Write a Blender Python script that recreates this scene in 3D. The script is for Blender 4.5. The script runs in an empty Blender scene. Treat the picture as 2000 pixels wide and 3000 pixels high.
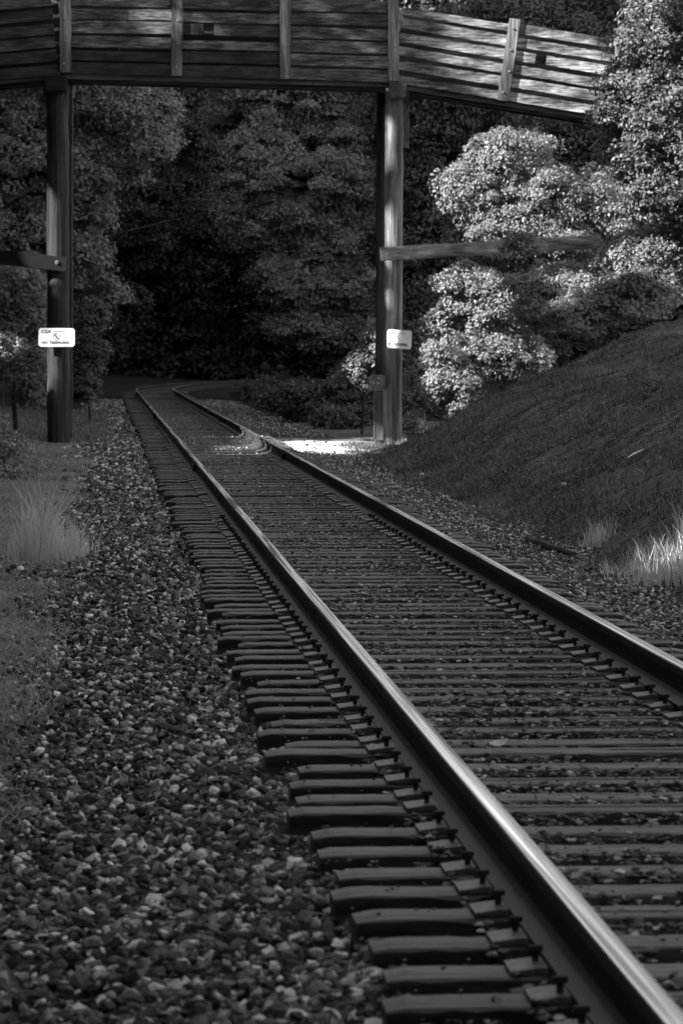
import bpy, math, random
import numpy as np
from mathutils import Vector
random.seed(7)
RNG = np.random.default_rng(11)
scene = bpy.context.scene
COL = scene.collection

# ------------------------------------------------------------------ camera
F = 10800.0            # focal length in pixels of the 2000x3000 photograph
TH = math.atan(470/F)  # pitch down
CAMZ = 1.72
cd = bpy.data.cameras.new('camera'); cam = bpy.data.objects.new('camera', cd); COL.objects.link(cam)
cam.location = (0, 0, CAMZ); cam.rotation_euler = (math.pi/2-TH, 0, 0)
cd.sensor_fit = 'HORIZONTAL'; cd.sensor_width = 24.0; cd.lens = F/2000*24.0
cd.clip_start = 0.5; cd.clip_end = 6000
cd.dof.use_dof = True; cd.dof.focus_distance = 29.0; cd.dof.aperture_fstop = 8.5
scene.camera = cam
# ------------------------------------------------------------------ light
SUN = Vector((-.78, -.29, .555)).normalized()     # direction towards the sun
w = bpy.data.worlds.new('World'); scene.world = w; w.use_nodes = True
nt = w.node_tree; nt.nodes.clear()
sky = nt.nodes.new('ShaderNodeTexSky'); sky.sky_type = 'NISHITA'; sky.sun_disc = False
sky.sun_elevation = math.asin(SUN.z); sky.sun_rotation = math.atan2(SUN.x, SUN.y)
bw = nt.nodes.new('ShaderNodeRGBToBW'); bg = nt.nodes.new('ShaderNodeBackground'); wo = nt.nodes.new('ShaderNodeOutputWorld')
bg.inputs['Strength'].default_value = 0.135
nt.links.new(sky.outputs[0], bw.inputs[0]); nt.links.new(bw.outputs[0], bg.inputs['Color']); nt.links.new(bg.outputs[0], wo.inputs['Surface'])
sd = bpy.data.lights.new('sun', 'SUN'); sd.energy = 5.0; sd.angle = math.radians(.5); sd.color = (1, 1, 1)
so = bpy.data.objects.new('sun', sd); COL.objects.link(so); so.location = (-30, -20, 40)
so.rotation_euler = (-SUN).to_track_quat('-Z', 'Y').to_euler()
scene.view_settings.view_transform = 'Standard'; scene.view_settings.look = 'None'
scene.view_settings.gamma = 1.0; scene.view_settings.exposure = 1.75
scene.cycles.max_bounces = 6

# ------------------------------------------------------------------ helpers
def P(x, y, Y):
    """point at world depth Y seen at photograph pixel x, y"""
    dy = F*math.cos(TH)+(1500-y)*math.sin(TH); dz = -F*math.sin(TH)+(1500-y)*math.cos(TH)
    t = Y/dy
    return np.array([(x-1000)*t, Y, CAMZ+dz*t])
def tag(o, label=None, cat=None, group=None, kind=None):
    if label: o['label'] = label
    if cat: o['category'] = cat
    if group: o['group'] = group
    if kind: o['kind'] = kind
    return o
def empty(name, loc, rz=0.0):
    o = bpy.data.objects.new(name, None); COL.objects.link(o); o.location = loc; o.rotation_euler = (0, 0, rz)
    o.empty_display_size = .2
    return o
class MB:
    """collects polygons (world coordinates) for one mesh"""
    def __init__(s): s.v = []; s.f = []; s.m = []; s.sh = []
    def poly(s, vs, fs, sh=.5, m=0):
        b = len(s.v); s.v += [tuple(q) for q in vs]; s.f += [tuple(b+i for i in f) for f in fs]
        s.m += [m]*len(fs); s.sh += [sh]*len(vs); return s
    def box(s, c, h, sh=.5, m=0, rot=None):
        c = np.array(c, float); vs = []
        for dx in (-1, 1):
            for dy in (-1, 1):
                for dz in (-1, 1):
                    q = np.array([dx*h[0], dy*h[1], dz*h[2]], float)
                    if rot is not None: q = rot @ q
                    vs.append(c+q)
        return s.poly(vs, [(0,1,3,2),(4,6,7,5),(0,4,5,1),(2,3,7,6),(0,2,6,4),(1,5,7,3)], sh, m)
    def tube(s, pts, rads, n=8, sh=.5, m=0, cap=True):
        pts = [np.array(p, float) for p in pts]; vs = []; fs = []
        ref = np.array([0, 0, 1.0])
        for i, p in enumerate(pts):
            d = pts[min(i+1, len(pts)-1)]-pts[max(i-1, 0)]; d /= np.linalg.norm(d)+1e-9
            r0 = ref if abs(d[2]) < .9 else np.array([1.0, 0, 0])
            a = np.cross(d, r0); a /= np.linalg.norm(a); b = np.cross(d, a)
            for k in range(n):
                t = 2*math.pi*k/n; vs.append(p+rads[i]*(a*math.cos(t)+b*math.sin(t)))
        for i in range(len(pts)-1):
            for k in range(n):
                k2 = (k+1) % n; fs.append((i*n+k, i*n+k2, (i+1)*n+k2, (i+1)*n+k))
        if cap: fs.append(tuple(range(n))[::-1]); fs.append(tuple((len(pts)-1)*n+k for k in range(n)))
        return s.poly(vs, fs, sh, m)
    def build(s, name, mats, parent=None, origin=None, smooth=False, local=False):
        if not isinstance(mats, (list, tuple)): mats = [mats]
        v = np.array(s.v, float)
        off = np.zeros(3)
        if origin is not None: off = np.array(origin, float)
        elif parent is not None and not local:
            q = parent
            while q is not None: off = off+np.array(q.location); q = q.parent
        if len(v) and not local: v = v-off
        me = bpy.data.meshes.new(name); me.from_pydata(v.tolist(), [], s.f)
        for mt in mats: me.materials.append(mt)
        me.polygons.foreach_set('material_index', s.m)
        a = me.attributes.new('shade', 'FLOAT', 'POINT'); a.data.foreach_set('value', s.sh)
        if smooth: me.polygons.foreach_set('use_smooth', [True]*len(me.polygons))
        o = bpy.data.objects.new(name, me); COL.objects.link(o)
        if parent is not None: o.parent = parent
        elif origin is not None: o.location = origin
        return o
def np_mesh(name, verts, faces, shade, mat, parent=None, origin=None, k=None):
    """verts (n,3), faces (m,k) arrays -> object"""
    off = np.zeros(3)
    if origin is not None: off = np.array(origin, float)
    elif parent is not None: off = np.array(parent.location)
    v = (verts-off).astype(np.float32); m, k = faces.shape
    me = bpy.data.meshes.new(name)
    me.vertices.add(len(v)); me.vertices.foreach_set('co', v.ravel())
    me.loops.add(m*k); me.loops.foreach_set('vertex_index', faces.astype(np.int32).ravel())
    me.polygons.add(m); me.polygons.foreach_set('loop_start', np.arange(0, m*k, k, dtype=np.int32))
    me.update(calc_edges=True)
    a = me.attributes.new('shade', 'FLOAT', 'POINT'); a.data.foreach_set('value', shade.astype(np.float32))
    me.polygons.foreach_set('use_smooth', [False]*m)
    me.materials.append(mat)
    o = bpy.data.objects.new(name, me); COL.objects.link(o)
    if parent is not None: o.parent = parent
    elif origin is not None: o.location = origin
    return o
def unit(a): return a/(np.linalg.norm(a, axis=-1, keepdims=True)+1e-9)

# ------------------------------------------------------------------ materials (all grey: the photograph is black and white)
class Mat:
    def __init__(s, name, rough=.8, spec=.3):
        s.m = bpy.data.materials.new(name); s.m.use_nodes = True; s.nt = s.m.node_tree
        s.b = s.nt.nodes['Principled BSDF']; s.b.inputs['Roughness'].default_value = rough
        s.b.inputs['Specular IOR Level'].default_value = spec
    def n(s, t, **kw):
        o = s.nt.nodes.new(t)
        for k, v in kw.items(): setattr(o, k, v)
        return o
    def l(s, a, b): s.nt.links.new(a, b)
    def noise(s, scale, detail=4, mapping=None, rough=.6):
        tc = s.n('ShaderNodeTexCoord'); mp = s.n('ShaderNodeMapping'); no = s.n('ShaderNodeTexNoise')
        if mapping: mp.inputs['Scale'].default_value = mapping
        no.inputs['Scale'].default_value = scale; no.inputs['Detail'].default_value = detail; no.inputs['Roughness'].default_value = rough
        s.l(tc.outputs['Object'], mp.inputs[0]); s.l(mp.outputs[0], no.inputs['Vector']); return no.outputs[0]
    def ramp(s, src, pts):
        r = s.n('ShaderNodeValToRGB'); e = r.color_ramp.elements
        while len(e) < len(pts): e.new(.5)
        for i, (p, c) in enumerate(pts): e[i].position = p; e[i].color = (c, c, c, 1)
        s.l(src, r.inputs[0]); return r.outputs[0]
    def math(s, op, a, b):
        o = s.n('ShaderNodeMath', operation=op)
        for i, q in enumerate((a, b)):
            if isinstance(q, (int, float)): o.inputs[i].default_value = q
            else: s.l(q, o.inputs[i])
        return o.outputs[0]
    def shade(s):
        a = s.n('ShaderNodeAttribute', attribute_name='shade'); return a.outputs['Fac']
    def bump(s, src, strength=.4, dist=.01):
        b = s.n('ShaderNodeBump'); b.inputs['Strength'].default_value = strength; b.inputs['Distance'].default_value = dist
        s.l(src, b.inputs['Height']); s.l(b.outputs[0], s.b.inputs['Normal'])
    def color(s, src): s.l(src, s.b.inputs['Base Color']); return s
def wood(name, lo, hi, mp, rough=.75, spec=.3):
    m = Mat(name, rough, spec)
    g = m.noise(1.0, 6, mp, .7)
    b = m.noise(1.3, 3, tuple(.35*q if q < 8 else q*.12 for q in mp), .6)
    r = m.ramp(g, [(.36, lo), (.5, (lo+hi)*.42), (.66, hi)])
    r2 = m.ramp(b, [(.36, .28), (.64, 1.7)])
    c = m.math('MULTIPLY', r, r2)
    c = m.math('MULTIPLY', c, m.math('ADD', m.math('MULTIPLY', m.shade(), 1.6), .15))
    m.color(c); m.bump(g, .6, .008)
    return m.m
M = {}
M['board'] = wood('weathered_board', .015, .26, (3.2, 20, 34), .6, .4)
M['post'] = wood('post_wood', .05, .24, (18, 18, .8), .6, .4)
M['beam'] = wood('beam_wood', .05, .26, (1.0, 18, 18), .6, .4)
M['tie'] = wood('creosoted_tie', .008, .14, (2.2, 30, 30), .6, .35)
M['dark'] = wood('shade_dark_timber', .008, .045, (1.0, 18, 18), .7, .25)  # near-black tone stands in for shade on left timbers and rear boards
M['darkpost'] = wood('shade_dark_post', .010, .05, (18, 18, .8), .65, .3)  # post wood painted near black in place of shade
M['endgrain'] = wood('end_grain', .03, .10, (9, 9, 9), .8, .2)
m = Mat('rail_steel_web', .6, .4); g = m.noise(30, 5)
m.color(m.ramp(g, [(.3, .022), (.7, .05)])); m.bump(g, .2, .002); M['web'] = m.m
m = Mat('rail_steel_polished', .3, .5); tc = m.n('ShaderNodeTexCoord'); m1 = m.n('ShaderNodeMapping'); m1.inputs['Rotation'].default_value = (0, 0, -.0645); m2 = m.n('ShaderNodeMapping'); m2.inputs['Scale'].default_value = (42, .22, 20)
no = m.n('ShaderNodeTexNoise'); no.inputs['Scale'].default_value = 1; no.inputs['Detail'].default_value = 3
m.l(tc.outputs['Object'], m1.inputs[0]); m.l(m1.outputs[0], m2.inputs[0]); m.l(m2.outputs[0], no.inputs['Vector']); g = no.outputs[0]
m.b.inputs['Metallic'].default_value = 1.0
m.color(m.ramp(g, [(.38, .22), (.58, .85)])); m.l(m.ramp(g, [(.4, .42), (.58, .14)]), m.b.inputs['Roughness']); M['head'] = m.m
m = Mat('plate_steel', .55, .5); g = m.noise(40, 4); m.color(m.ramp(g, [(.35, .05), (.65, .19)])); M['plate'] = m.m
m = Mat('bolt_steel', .4, .5); m.b.inputs['Metallic'].default_value = .6; g = m.noise(40, 3); m.color(m.ramp(g, [(.3, .25), (.7, .5)])); M['bolt'] = m.m
m = Mat('spike_iron', .8, .3); g = m.noise(60, 3); m.color(m.ramp(g, [(.3, .02), (.7, .045)])); M['spike'] = m.m
m = Mat('ballast_stone', .85, .25); g = m.noise(45, 4)
m.color(m.math('MULTIPLY', m.shade(), m.ramp(g, [(.3, .65), (.7, 1.25)]))); m.bump(g, .4, .004); M['stone'] = m.m
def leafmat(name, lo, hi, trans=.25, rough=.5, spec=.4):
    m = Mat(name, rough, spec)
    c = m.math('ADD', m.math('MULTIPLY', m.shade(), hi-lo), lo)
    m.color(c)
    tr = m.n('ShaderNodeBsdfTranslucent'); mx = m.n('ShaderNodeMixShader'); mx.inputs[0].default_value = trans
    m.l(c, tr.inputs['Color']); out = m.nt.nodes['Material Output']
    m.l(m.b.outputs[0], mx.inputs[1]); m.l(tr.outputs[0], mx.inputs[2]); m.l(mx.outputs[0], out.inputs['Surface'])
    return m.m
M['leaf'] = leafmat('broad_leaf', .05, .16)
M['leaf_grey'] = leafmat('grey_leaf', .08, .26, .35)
M['leaf_dark'] = leafmat('shade_dark_leaf', .015, .06, .1)  # leaf colour darkened to give the hollow its shade
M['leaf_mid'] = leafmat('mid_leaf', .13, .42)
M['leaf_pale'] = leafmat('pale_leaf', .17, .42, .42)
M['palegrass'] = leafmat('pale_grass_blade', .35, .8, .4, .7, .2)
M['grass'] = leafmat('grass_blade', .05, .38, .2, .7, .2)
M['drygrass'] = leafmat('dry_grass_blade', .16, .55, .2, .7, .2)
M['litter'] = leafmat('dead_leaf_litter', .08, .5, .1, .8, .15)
m = Mat('bark', .9, .2); g = m.noise(3, 5, (6, 6, 1)); m.color(m.ramp(g, [(.3, .03), (.7, .1)])); m.bump(g, .6, .03); M['bark'] = m.m
m = Mat('pale_twig', .8, .2); g = m.noise(5, 3); m.color(m.ramp(g, [(.3, .2), (.7, .4)])); M['twig'] = m.m
m = Mat('ground_soil', .95, .1); g = m.noise(9, 8); g2 = m.noise(1.1, 4)
m.color(m.math('MULTIPLY', m.math('MULTIPLY', m.shade(), m.ramp(g, [(.32, .5), (.7, 1.45)])), m.ramp(g2, [(.3, .6), (.7, 1.35)])))
m.bump(g, .8, .03); M['soil'] = m.m
m = Mat('sign_white', .45, .4); g = m.noise(20, 4); m.color(m.ramp(g, [(.3, .78), (.7, .86)])); M['white'] = m.m
m = Mat('sign_black', .5, .4); g = m.noise(20, 2); m.color(m.ramp(g, [(.3, .02), (.7, .04)])); M['black'] = m.m
m = Mat('pale_litter', .8, .2); g = m.noise(25, 3); m.color(m.ramp(g, [(.3, .75), (.7, .9)])); M['pale'] = m.m

# ------------------------------------------------------------------ track line and ground
Y1, R = 146.0, 235.0
def cX(Y):
    Y = np.asarray(Y, float); s = np.maximum(Y-Y1, 0)
    return 2.06-.0645*Y+s*s/(2*R)
def head(Y): return -.0645+max(Y-Y1, 0)/R     # dX/dY
def sm(a, b, x): t = np.clip((x-a)/(b-a), 0, 1); return t*t*(3-2*t)
def nz(x, y, s, seed=0):
    r = np.random.default_rng(100+seed); o = 0
    for i in range(6):
        a = r.uniform(0, 6.28); k = s*(1.0+.55*i); o = o+np.sin((x*math.cos(a)+y*math.sin(a))*k+r.uniform(0, 6.28))/(1+.3*i)
    return o/3.2
def ground(X, Y):
    X = np.asarray(X, float); Y = np.asarray(Y, float)
    u = X-cX(Y)
    z = np.full(np.broadcast(X, Y).shape, -.11)
    au = np.abs(u)
    z = np.where(au > 1.3, -.13-.20*sm(1.3, 2.6, au), z)
    # the level pad around the bridge posts
    pad = sm(60, 71, Y)
    z = z+np.where(au > 1.3, .17*sm(1.3, 2.4, au)*pad, 0)
    # right bank
    ub = u-2.75
    bank = np.where(ub > 0, .56*ub-.50*np.log1p(np.exp(np.minimum(ub-4.15, 40)*1.3))/1.3*.8-.02*ub, 0)+sm(0, 1.2, ub)*(.13*nz(X*.9+Y*.35, Y*.35-X*.5, 1.6, 1)+.07*nz(X, Y, 4.2, 21))
    bank = np.where(ub > 0, bank*sm(0, .7, ub), 0)
    end = 1-sm(65.0, 71.0, Y-.25*(u-3)); far = .28*sm(3.5, 14, ub)*8*sm(90, 150, Y)
    z = z+bank*end+np.where(ub > 0, far, 0)
    # left verge
    ul = -u-2.7
    z = z+np.where(ul > 0, .05*ul*sm(0, 2, ul)*(ul < 12)+.6*(ul >= 12)+.06*nz(X, Y, 2.0, 2)*sm(0, .6, ul), 0)
    z = z+.015*nz(X, Y, 7.0, 3)*(au > 1.5)
    return z
def gpt(X, Y): return np.array([X, Y, float(ground(X, Y))])

us = np.concatenate([[-1500, -600, -250, -120], np.arange(-60, -12, 3.0), np.arange(-12, -3, .5), np.arange(-3, 9, .14), np.arange(9, 14, .6), np.arange(14, 60, 4.0), [90, 160, 300, 700, 1500]])
vs_ = np.concatenate([[-1200, -400, -150, -60], np.arange(-30, 6, 2.0), np.arange(6, 90, .3), np.arange(90, 240, 1.5), np.arange(240, 400, 10), [500, 800, 1500, 3000]])
UU, VV = np.meshgrid(us, vs_)
XX = UU+np.where(VV < 300, cX(VV), cX(300.0))
ZZ = ground(XX, np.minimum(VV, 299.0)); ZZ = np.where(np.abs(UU) > 60, 1.0, ZZ)
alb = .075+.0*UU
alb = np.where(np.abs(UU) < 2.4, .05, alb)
sun_paint = (UU > 1.2)*np.exp(-((VV-73)/5.0)**4)*np.exp(-((UU-2.5)/1.5)**2); alb = alb+.7*sun_paint  # ground painted paler where the sun patch falls
alb = np.where(UU < -2.3, .17, alb); alb = np.where(UU > 2.9, .125+.25*sun_paint*1, alb)
alb = np.where(VV > 100, .022, alb)  # far soil painted darker, standing for the shade of the woods
ny, nx = UU.shape; idx = np.arange(ny*nx).reshape(ny, nx)
fc = np.stack([idx[:-1, :-1], idx[:-1, 1:], idx[1:, 1:], idx[1:, :-1]], -1).reshape(-1, 4)
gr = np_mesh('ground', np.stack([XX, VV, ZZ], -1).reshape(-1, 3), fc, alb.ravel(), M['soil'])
gr.data.polygons.foreach_set('use_smooth', [True]*len(gr.data.polygons))
tag(gr, 'dark soil and low bank on both sides of the railway track', kind='structure')

# ------------------------------------------------------------------ rails
def rail(side, label):
    base = np.array([float(cX(8))+side*.755, 8.0, 0.0])
    root = empty('rail', base); tag(root, label, 'rail', 'the two running rails')
    ys = np.concatenate([np.arange(3, 142, 3.0), np.arange(142, 262, 2.0)])
    # cross-section of foot and web, then of the head
    foot = [(-.076, .018), (.076, .018), (.076, .030), (.03, .045), (.011, .06), (.009, .135), (.018, .150), (-.018, .150), (-.009, .135), (-.011, .06), (-.03, .045), (-.076, .030)]
    hd = [(-.0335, .148), (.0335, .148), (.0370, .158), (.0370, .184), (.035, .190), (.030, .1945), (.020, .1970), (.008, .1983), (-.008, .1983), (-.020, .1970), (-.030, .1945), (-.035, .190), (-.0370, .184), (-.0370, .158)]
    def ext(prof, name, mats, mi, sm_):
        mb = MB(); n = len(prof); vs = []; fs = []
        for y in ys:
            h = head(y); d = np.array([h, 1.0]); d /= np.linalg.norm(d); nrm = np.array([d[1], -d[0]])
            c = np.array([float(cX(y)), y])+nrm*side*.755
            for (a, z) in prof: q = c+nrm*a; vs.append((q[0], q[1], z))
        ms = []
        for i in range(len(ys)-1):
            for k in range(n):
                k2 = (k+1) % n; fs.append((i*n+k, i*n+k2, (i+1)*n+k2, (i+1)*n+k)); ms.append(mi(k))
        mb.poly(vs, fs); mb.m = ms
        return mb.build(name, mats, root)
    ext(foot, 'rail_web', [M['web']], lambda k: 0, False)
    ext(hd, 'rail_head', [M['web'], M['head']], lambda k: 1 if 4 <= k <= 10 else 0, False)
    for jy in ((57.5, 88.0) if side > 0 else (52.0, 92.0)):
        c = np.array([float(cX(jy))+side*.755, jy, .095])
        for s in (-1, 1):
            mb = MB(); mb.box(c+np.array([s*.024, 0, 0]), (.012, .45, .042))
            j = mb.build('joint_bar', M['web'], root)
            for k in (-2, -1, 1, 2):
                b = MB(); b.tube([c+np.array([s*.036, k*.15, 0]), c+np.array([s*.06, k*.15, 0])], [.016, .016], 6); b.build('bolt', M['web'], j)
    return root
rail(-1, 'nearer left rail, with a broad bright polished top running out of the bottom right corner')
rail(1, 'farther right rail, its sunlit inner side glowing beside the bright ground patch')

# ------------------------------------------------------------------ ties
def tie_mesh(seed):
    r = np.random.default_rng(seed); mb = MB(); L, W, H = 1.32, .115, .17; n = 44
    xs = np.linspace(-L, L, n+1); vs = []; ring = 8
    w0 = r.normal(0, .002, n+1); t0 = r.normal(0, .0015, n+1); chip = np.abs(r.normal(0, .004, (n+1, 2)))+.007*(r.random((n+1, 2)) < .15)
    for i, x in enumerate(xs):
        e = .01 if i in (0, n) else 0
        xx = x+(r.normal(0, .006) if i in (0, n) else 0)
        a = W+w0[i]-e; c1, c2 = .005+chip[i, 0], .005+chip[i, 1]; zt = t0[i]*.6-e
        for q in [(-a, -H), (a, -H), (a, zt-c2), (a-c2*1.3, zt-.002), (a*.3, zt-.004*r.random()), (-a*.3, zt-.004*r.random()), (-a+c1*1.3, zt-.002), (-a, zt-c1)]:
            vs.append((xx, q[0], q[1]))
    fs = []
    for i in range(n):
        for k in range(ring):
            k2 = (k+1) % ring; fs.append((i*ring+k, (i+1)*ring+k, (i+1)*ring+k2, i*ring+k2))
    fs.append(tuple(range(ring))); fs.append(tuple(n*ring+k for k in range(ring))[::-1])
    sh = .25+.5*r.random()
    mb.poly(vs, fs, sh)
    # a long drying crack along the top
    for c in range(r.integers(1, 4)):
        x0 = r.uniform(-1.2, .6); ln = r.uniform(.3, .9); y0 = r.uniform(-.06, .06)
        mb.box((x0+ln/2, y0, .0015), (ln/2, .0022, .0012), .0)
    return mb
TV = [tie_mesh(50+i) for i in range(10)]
tie_me = []
for mb in TV:
    o = mb.build('railroad_tie', M['tie'], local=True); tie_me.append(o.data); bpy.data.objects.remove(o)
def small(name, fn, mat):
    mb = MB(); fn(mb); o = mb.build(name, mat, local=True); d = o.data; bpy.data.objects.remove(o); return d
def plate_fn(mb):
    mb.poly([(-.18, -.095, .002), (.18, -.095, .002), (.18, .095, .002), (-.18, .095, .002), (-.18, -.095, .013), (.18, -.095, .013), (.18, .095, .013), (-.18, .095, .013),
             (-.085, -.095, .024), (-.085, .095, .024), (.085, -.095, .024), (.085, .095, .024)],
            [(0, 3, 2, 1), (0, 1, 5, 10, 8, 4), (2, 3, 7, 9, 11, 6), (0, 4, 7, 3), (1, 2, 6, 5), (4, 8, 9, 7), (5, 6, 11, 10), (8, 10, 11, 9)])
plate_me = small('tie_plate', plate_fn, M['plate'])
def spike_fn(mb):
    mb.box((0, 0, .028), (.009, .009, .03)); mb.box((0, 0, .058), (.02, .014, .008)); mb.box((-.012, 0, .05), (.012, .01, .006))
spike_me = small('spike', spike_fn, M['spike'])
def link(name, me, parent, loc, rz=0):
    o = bpy.data.objects.new(name, me); COL.objects.link(o); o.parent = parent; o.location = loc; o.rotation_euler = (0, 0, rz); return o
NT = 300; TS = .497; Y0T = 8.3
tie_pos = []
rt = np.random.default_rng(5)
special = {2: 'nearest full dark wooden tie end at the bottom edge, beside pale ballast stones',
           9: 'dark wooden tie near the bottom with two short dark slots in its top',
           20: 'dark wooden tie with a pale curled leaf lying against it between the rails',
           38: 'dark wooden tie with a wide black gap behind it, about halfway along the near track'}
for i in range(NT):
    y = Y0T+i*TS+rt.normal(0, .02); h = head(y); a = -math.atan(h)+rt.normal(0, .004)
    off = rt.normal(0, .035)
    o = bpy.data.objects.new('railroad_tie', tie_me[rt.integers(len(tie_me))]); COL.objects.link(o)
    x = float(cX(y)); o.location = (x, y, rt.normal(0, .005)); o.rotation_euler = (0, rt.normal(0, .002), a)
    cb = math.cos(a); sb = math.sin(a)
    o.location.x += off*cb; o.location.y += off*sb
    tie_pos.append(y)
    if i in special: tag(o, special[i], 'railroad tie', 'wooden ties under the rails')
    elif i < 110: tag(o, 'dark creosoted wooden tie under the rails on the near side of the bridge', 'railroad tie', 'wooden ties under the rails')
    elif i < 134: tag(o, 'dark wooden tie under the rails close to the bridge posts and the sunlit patch', 'railroad tie', 'wooden ties under the rails')
    else: tag(o, 'small dark wooden tie under the rails beyond the bridge', 'railroad tie', 'wooden ties under the rails')
    if i < 120:
        for s in (-1, 1):
            p = link('tie_plate', plate_me, o, (s*.755-off, 0, .0))
            if i < 60:
                link('spike', spike_me, p, (-.098, rt.uniform(-.05, .05), 0), 0 if s else 0)
                link('spike', spike_me, p, (.098, rt.uniform(-.05, .05), 0), math.pi)
mb = MB()
for i in range(190):
    y = Y0T+(NT+i)*TS; h = head(y); a = -math.atan(h); c, s = math.cos(a), math.sin(a)
    mb.box((float(cX(y)), y, -.085), (1.3, .115, .085), .4, rot=np.array([[c, -s, 0], [s, c, 0], [0, 0, 1]]))
tag(mb.build('distant_ties', M['tie']), 'row of far dark ties where the track curves right into the woods', 'railroad ties', 'wooden ties under the rails', 'stuff')

# ------------------------------------------------------------------ ballast
ph = (1+5**.5)/2
ICV = unit(np.array([(-1, ph, 0), (1, ph, 0), (-1, -ph, 0), (1, -ph, 0), (0, -1, ph), (0, 1, ph), (0, -1, -ph), (0, 1, -ph), (ph, 0, -1), (ph, 0, 1), (-ph, 0, -1), (-ph, 0, 1)], float))
ICF = np.array([(0, 11, 5), (0, 5, 1), (0, 1, 7), (0, 7, 10), (0, 10, 11), (1, 5, 9), (5, 11, 4), (11, 10, 2), (10, 7, 6), (7, 1, 8), (3, 9, 4), (3, 4, 2), (3, 2, 6), (3, 6, 8), (3, 8, 9), (4, 9, 5), (2, 4, 11), (6, 2, 10), (8, 6, 7), (9, 8, 1)])
STV = []
for i in range(24):
    r = np.random.default_rng(900+i); v = ICV*r.uniform(.72, 1.15, (12, 1)); v = v*np.array([1.0, r.uniform(.6, 1.0), r.uniform(.38, .7)])
    # flatten one or two sides so the stone has broken faces
    for _ in range(4):
        d = unit(r.normal(size=3)); t = v@d; lim = r.uniform(.25, .5); v = v-np.outer(np.maximum(t-lim, 0), d)
    STV.append(v)
STV = np.array(STV)
def euler_mats(n, r, tilt=1.2):
    a = r.uniform(0, 6.283, n); b = r.normal(0, tilt*.5, n); c = r.normal(0, tilt*.5, n)
    ca, sa, cb, sb, cc, sc = np.cos(a), np.sin(a), np.cos(b), np.sin(b), np.cos(c), np.sin(c)
    Rz = np.zeros((n, 3, 3)); Rz[:, 0, 0] = ca; Rz[:, 0, 1] = -sa; Rz[:, 1, 0] = sa; Rz[:, 1, 1] = ca; Rz[:, 2, 2] = 1
    Rx = np.zeros((n, 3, 3)); Rx[:, 0, 0] = 1; Rx[:, 1, 1] = cb; Rx[:, 1, 2] = -sb; Rx[:, 2, 1] = sb; Rx[:, 2, 2] = cb
    Ry = np.zeros((n, 3, 3)); Ry[:, 0, 0] = cc; Ry[:, 0, 2] = sc; Ry[:, 2, 0] = -sc; Ry[:, 2, 2] = cc; Ry[:, 1, 1] = 1
    return Rz@Rx@Ry
def stones(name, X, Y, Z, S, shade, label, flat=1.0):
    n = len(X); r = np.random.default_rng(len(X))
    v = STV[r.integers(0, 24, n)]*S[:, None, None]
    v = np.einsum('nij,nkj->nki', euler_mats(n, r, .75), v)*np.array([1, 1, flat])+np.stack([X, Y, Z], -1)[:, None, :]
    f = ICF[None]+(np.arange(n)*12)[:, None, None]
    o = np_mesh(name, v.reshape(-1, 3), f.reshape(-1, 3), np.repeat(shade, 12), M['stone'])
    return tag(o, label, 'ballast', kind='stuff')
def stone_shade(r, n, lo=.05, hi=.34):
    q = r.random(n); return np.where(q > .80, hi*(.7+.9*r.random(n)), lo*.6+(hi*.55-lo*.6)*r.random(n)**2)
r = np.random.default_rng(3)
# left shoulder: dense
segs = [(8.0, 16, 1250), (16, 30, 950), (30, 50, 700), (50, 76, 420), (76, 140, 130)]
X = []; Y = []; U = []
for a, b, d in segs:
    n = int(d*(b-a)*2.0); y = r.uniform(a, b, n); u = -1.22-2.0*r.random(n)**1.15; keep = (u > -2.12-.25*nz(y, u, 1.2, 5)-r.random(n)**2*.8)
    y, u = y[keep], u[keep]; Y.append(y); U.append(u)
Y = np.concatenate(Y); U = np.concatenate(U); X = U+cX(Y); n = len(X)
S = (.017+.034*r.random(n)**1.7)*np.where(Y > 50, 1.3, 1)
Z = ground(X, Y)+r.random(n)**2*.055
stones('ballast_left', X, Y, Z, S, stone_shade(r, n, .08, .62), 'broken pale and dark ballast stones on the shoulder left of the track').name = 'ballast_stones'
# right shoulder
X = []; U = []; Y = []
for a, b, d in [(15, 30, 1000), (30, 50, 700), (50, 78, 400), (78, 140, 120)]:
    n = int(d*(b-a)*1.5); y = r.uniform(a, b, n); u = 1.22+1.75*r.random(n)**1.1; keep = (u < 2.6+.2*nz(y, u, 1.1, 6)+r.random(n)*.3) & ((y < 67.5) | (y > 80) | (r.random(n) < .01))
    Y.append(y[keep]); U.append(u[keep])
Y = np.concatenate(Y); U = np.concatenate(U); X = U+cX(Y); n = len(X)
S = r.uniform(.018, .036, n)*np.where(Y > 50, 1.25, 1)
stones('ballast_stones', X, Y, ground(X, Y)+r.random(n)*.035, S, stone_shade(r, n, .10, .5), 'pale ballast stones on the narrow shoulder right of the track')
# between the ties
Y = []; U = []
for a, b, d in [(8, 20, 680), (20, 40, 380), (40, 75, 120), (75, 130, 60)]:
    n = int(d*(b-a)*2.6); y = r.uniform(a, b, n); u = r.uniform(-1.32, 1.32, n); Y.append(y); U.append(u)
Y = np.concatenate(Y); U = np.concatenate(U); n = len(Y)
phs = ((Y-Y0T)/TS) % 1.0; crib = (phs > .24) & (phs < .76)
nearrail = np.abs(np.abs(U)-.755) < .13
low = nz(U, Y, 2.0, 8)
keep = (crib & (low+r.normal(0, .5, n) > -.6)) | ((~crib) & (r.random(n) < .10+.12*(low > .4)) & ~(np.abs(np.abs(U)-.755) < .22))
keep &= ~((np.abs(U) > 1.0) & crib & (r.random(n) < .75))
Y, U, crib, low, nearrail = Y[keep], U[keep], crib[keep], low[keep], nearrail[keep]; n = len(Y)
S = np.where(crib, r.uniform(.016, .032, n), r.uniform(.006, .017, n))*np.where(Y > 45, 1.2, 1)
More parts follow.
